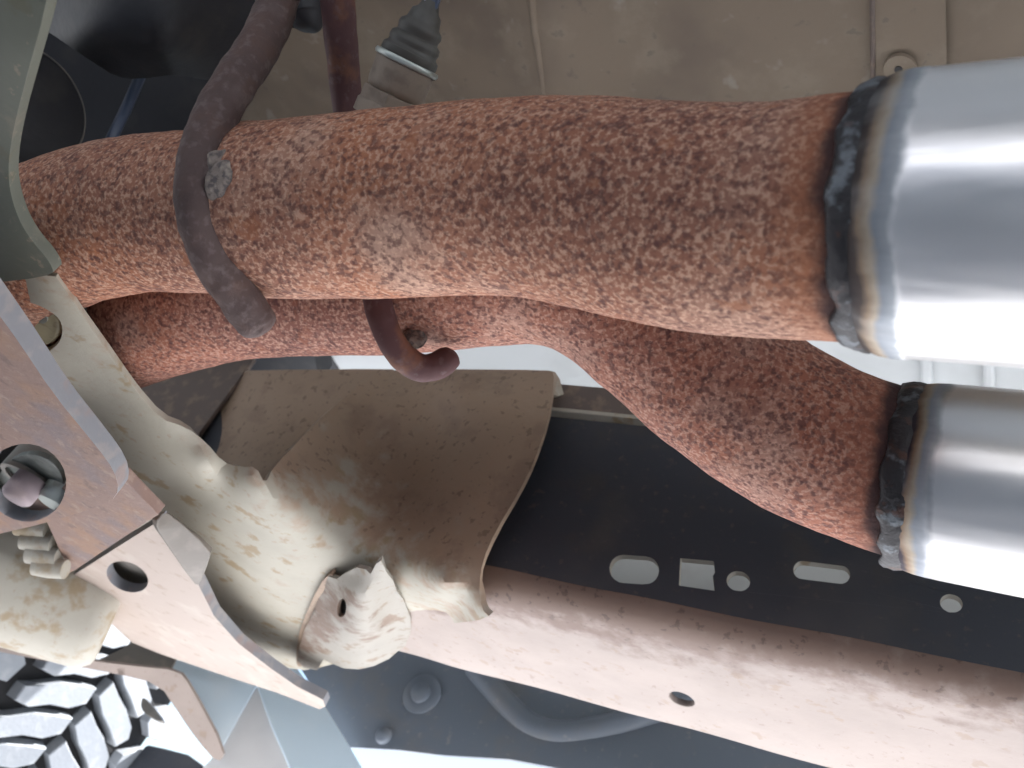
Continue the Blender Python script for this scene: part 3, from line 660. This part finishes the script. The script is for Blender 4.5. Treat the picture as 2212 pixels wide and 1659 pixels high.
# lower exhaust
t = thing('exhaust_pipe', 'lower reddish exhaust pipe with an S-bend behind the upper one, joined to a steel muffler', 'exhaust pipe', P(1400, 740, .34), 'exhaust pipes')
ptube('bent_pipe', [(60, 800, .46, .0325), (170, 750, .45, .0325), (260, 712, .44, .0325), (380, 668, .42, .0325), (500, 635, .405, .0325), (650, 620, .392, .0325), (830, 613, .376, .0322), (1000, 592, .36, .0322), (1130, 576, .349, .0325), (1230, 586, .341, .0326), (1330, 634, .336, .0324), (1430, 715, .332, .0322), (1530, 803, .328, .032), (1650, 892, .322, .0315), (1770, 958, .3155, .031), (1910, 1011, .309, .0308), (1975, 1030, .3052, .0308)], MT['rust2'], t, seg=96, n=10, rough=.0005)
A = P(1948, 1026, .3068); B = P(2330, 1082, .2785)
AX2 = (B - A) / np.linalg.norm(B - A)
MT['steel2'] = stainless('heat_tinted_steel_lower', (A, B), [(0, (.03, .03, .035)), (.0045, (.06, .05, .06)), (.006, (.24, .17, .12)), (.0078, (.35, .30, .24)), (.0095, (.27, .29, .32)), (.0125, (.38, .39, .41)), (.0143, (.72, .71, .71)), (.04, (.84, .825, .81))])
lathe('muffler_shell', A, B, [(-.001, .031), (.001, .0325), (.004, .0340), (.008, .0348), (.012, .0351), (.017, .0352)] + [(.03 + .015 * k, .0352) for k in range(0, 18)], MT['steel2'], t, seg=128)
ring('weld_seam', A + AX2 * .0018, AX2, .0330, .0042, .0015, MT['weld'], t, 4)
hr = ptube('hanger_rod', [(722, -120, .318, .0070), (728, -20, .325, .0069), (738, 100, .335, .0066), (752, 240, .346, .0062), (775, 420, .346, .0058), (800, 580, .340, .0058), (816, 650, .337, .0058), (832, 708, .336, .0058), (862, 762, .338, .0058), (905, 794, .342, .0058), (940, 792, .345, .0058), (966, 776, .347, .0056), (976, 767, .348, .0045), (981, 762, .3485, .002)], MT['rod2'], t, seg=40, n=8, rough=.0003, rscale=140)
blob('rod_weld', P(893, 728, .348), (.006, .004, .007), MT['oldweld'], hr, 15, .3, 200)

# ------------------------------------------------------------------ oxygen sensor
A = P(828, 262, .315); B = P(948, -34, .30)
t = thing('oxygen_sensor', 'grimy oxygen sensor with ribbed boot standing on the upper pipe', 'sensor', A)
L = float(np.linalg.norm(B - A)); k = L / 320.0
def pf(l): return [(a * k, b * .35 / 1800) for a, b in l]
lathe('bung', A, B, pf([(0, 62), (28, 62), (34, 58), (36, 30)]), MT['sensor'], t, seg=48)
lathe('hex_nut', A, B, pf([(30, 50), (34, 62), (62, 62), (66, 50)]), MT['sensor'], t, seg=6)
bd = lathe('sensor_body', A, B, pf([(60, 46), (66, 54), (80, 57), (130, 58), (136, 58)]), MT['sensor'], t, seg=48)
lathe('crimp_ring', A, B, pf([(132, 55), (134, 62), (140, 64), (146, 62), (148, 50)]), MT['zinc'], bd, seg=48)
lathe('ribbed_boot', A, B, pf([(144, 52), (150, 56), (164, 55), (170, 49), (176, 48), (182, 50), (194, 48), (200, 41), (208, 41), (214, 43), (224, 41), (232, 33), (242, 31), (254, 29), (262, 21), (275, 17), (282, 15), (283, 2)]), MT['boot'], t, seg=48)
for dx, r_, mt in ((-8, 6, 'wire'), (7, 7, 'cable'), (18, 6, 'cable')):
    ptube('wire', [(918 + dx * .5, 40, .302, r_ * .3 / 1800), (930 + dx, -10, .30, r_ * .3 / 1800), (925 + dx, -90, .30, r_ * .3 / 1800)], MT[mt], t, seg=12)

# ------------------------------------------------------------------ tyre with separate tread blocks
TX, TZ, TR = -1.12, .395, .395
Y0, Y1 = .53, .80
t = thing('tyre', 'mud-terrain tyre with chunky sunlit tread blocks at the bottom left corner', 'tyre', (TX, (Y0 + Y1) / 2, 0))
yc = (Y0 + Y1) / 2; hw = (Y1 - Y0) / 2
prof = [(-hw + .02, .22), (-hw - .008, .28), (-hw - .006, .33), (-hw + .01, TR - .022), (-hw + .03, TR - .014), (0, TR - .012), (hw - .03, TR - .014), (hw - .01, TR - .022), (hw + .006, .33), (hw + .008, .28), (hw - .02, .22)]
tube('carcass', [(TX, yc + a, TZ, r) for a, r in prof], MT['groove'], t, seg=160, smooth=False)
tube('rim', [(TX, yc + a, TZ, r) for a, r in ((-hw + .02, .20), (-hw + .02, .221), (0, .20), (hw - .02, .221), (hw - .02, .2))], MT['grey'], t, seg=64, smooth=False)
def tread_mesh(poly, inset, h):
    """block: outline in (lateral, along) metres, raised by h in +Z of its own frame"""
    n = len(poly); cx = sum(p[0] for p in poly) / n; cy = sum(p[1] for p in poly) / n
    V = [(a, b, -.006) for a, b in poly] + [(cx + (a - cx) * .985, cy + (b - cy) * .985, h - .0012) for a, b in poly] + [(cx + (a - cx) * .96, cy + (b - cy) * .94, h) for a, b in poly]
    F = [tuple(range(2 * n, 3 * n))]
    for lv in range(2):
        for i in range(n): F.append((lv * n + i, lv * n + (i + 1) % n, (lv + 1) * n + (i + 1) % n, (lv + 1) * n + i))
    me = bpy.data.meshes.new('tread_block'); me.from_pydata(V, [], F); me.update(); me.materials.append(MT['rubber']); return me
H = .014
blocks = [  # (mesh, lateral centre, along offset, how many round the tyre)
    (tread_mesh([(-.028, -.012), (.008, -.020), (.024, -.016), (.027, .004), (.012, .015), (-.026, .022)], 0, H), -.108, 0.0, 50),
    (tread_mesh([(-.036, -.024), (-.018, -.023), (.000, -.012), (.022, -.006), (.037, .006), (.035, .022), (.014, .016), (-.006, .009), (-.026, -.004), (-.038, -.010)], 0, H), -.034, .45, 76),
    (tread_mesh([(-.036, .006), (-.016, -.006), (.004, -.013), (.028, -.024), (.037, -.012), (.030, -.001), (.008, .010), (-.012, .016), (-.032, .024)], 0, H), .044, .8, 76),
    (tread_mesh([(-.022, -.008), (-.004, -.019), (.028, -.014), (.030, .018), (.004, .019), (-.014, .010), (-.023, .004)], 0, H), .111, .6, 50)]
for b_ in blocks:
    bm = bmesh.new(); bm.from_mesh(b_[0]); bmesh.ops.recalc_face_normals(bm, faces=bm.faces); bm.to_mesh(b_[0]); bm.free()
for mesh, lat, ofs, NB in blocks:
    for i in range(NB):
        th = 2 * math.pi * (i + ofs) / NB
        o = bpy.data.objects.new('tread_block', mesh); COL.objects.link(o); o.parent = t
        rad = Vector((math.cos(th), 0, math.sin(th))); alo = Vector((-math.sin(th), 0, math.cos(th)))
        rr_ = TR - .013 - (.008 if abs(lat) > .09 else 0)
        mtx = Matrix(((0, alo.x, rad.x, 0), (1, alo.y, rad.y, 0), (0, alo.z, rad.z, 0), (0, 0, 0, 1)))
        tilt = Matrix.Rotation((.22 if lat > .09 else -.22 if lat < -.09 else 0), 4, 'Y')
        pos = Vector((TX, yc + lat, TZ)) + rad * rr_ - Vector(t.location)
        o.matrix_local = Matrix.Translation(pos) @ mtx @ tilt

# dark block below the splash shield
sheet_o = sheet('mud_flap', [(262, 1672), (312, 1610), (325, 1608), (432, 1636), (452, 1700), (440, 1760), (240, 1760)], Yp(.78), .05, MT['web'], None, rnd=1, bevel=.004)
tag(sheet_o, 'dark mud flap corner at the bottom edge just right of the tyre', 'mud flap')
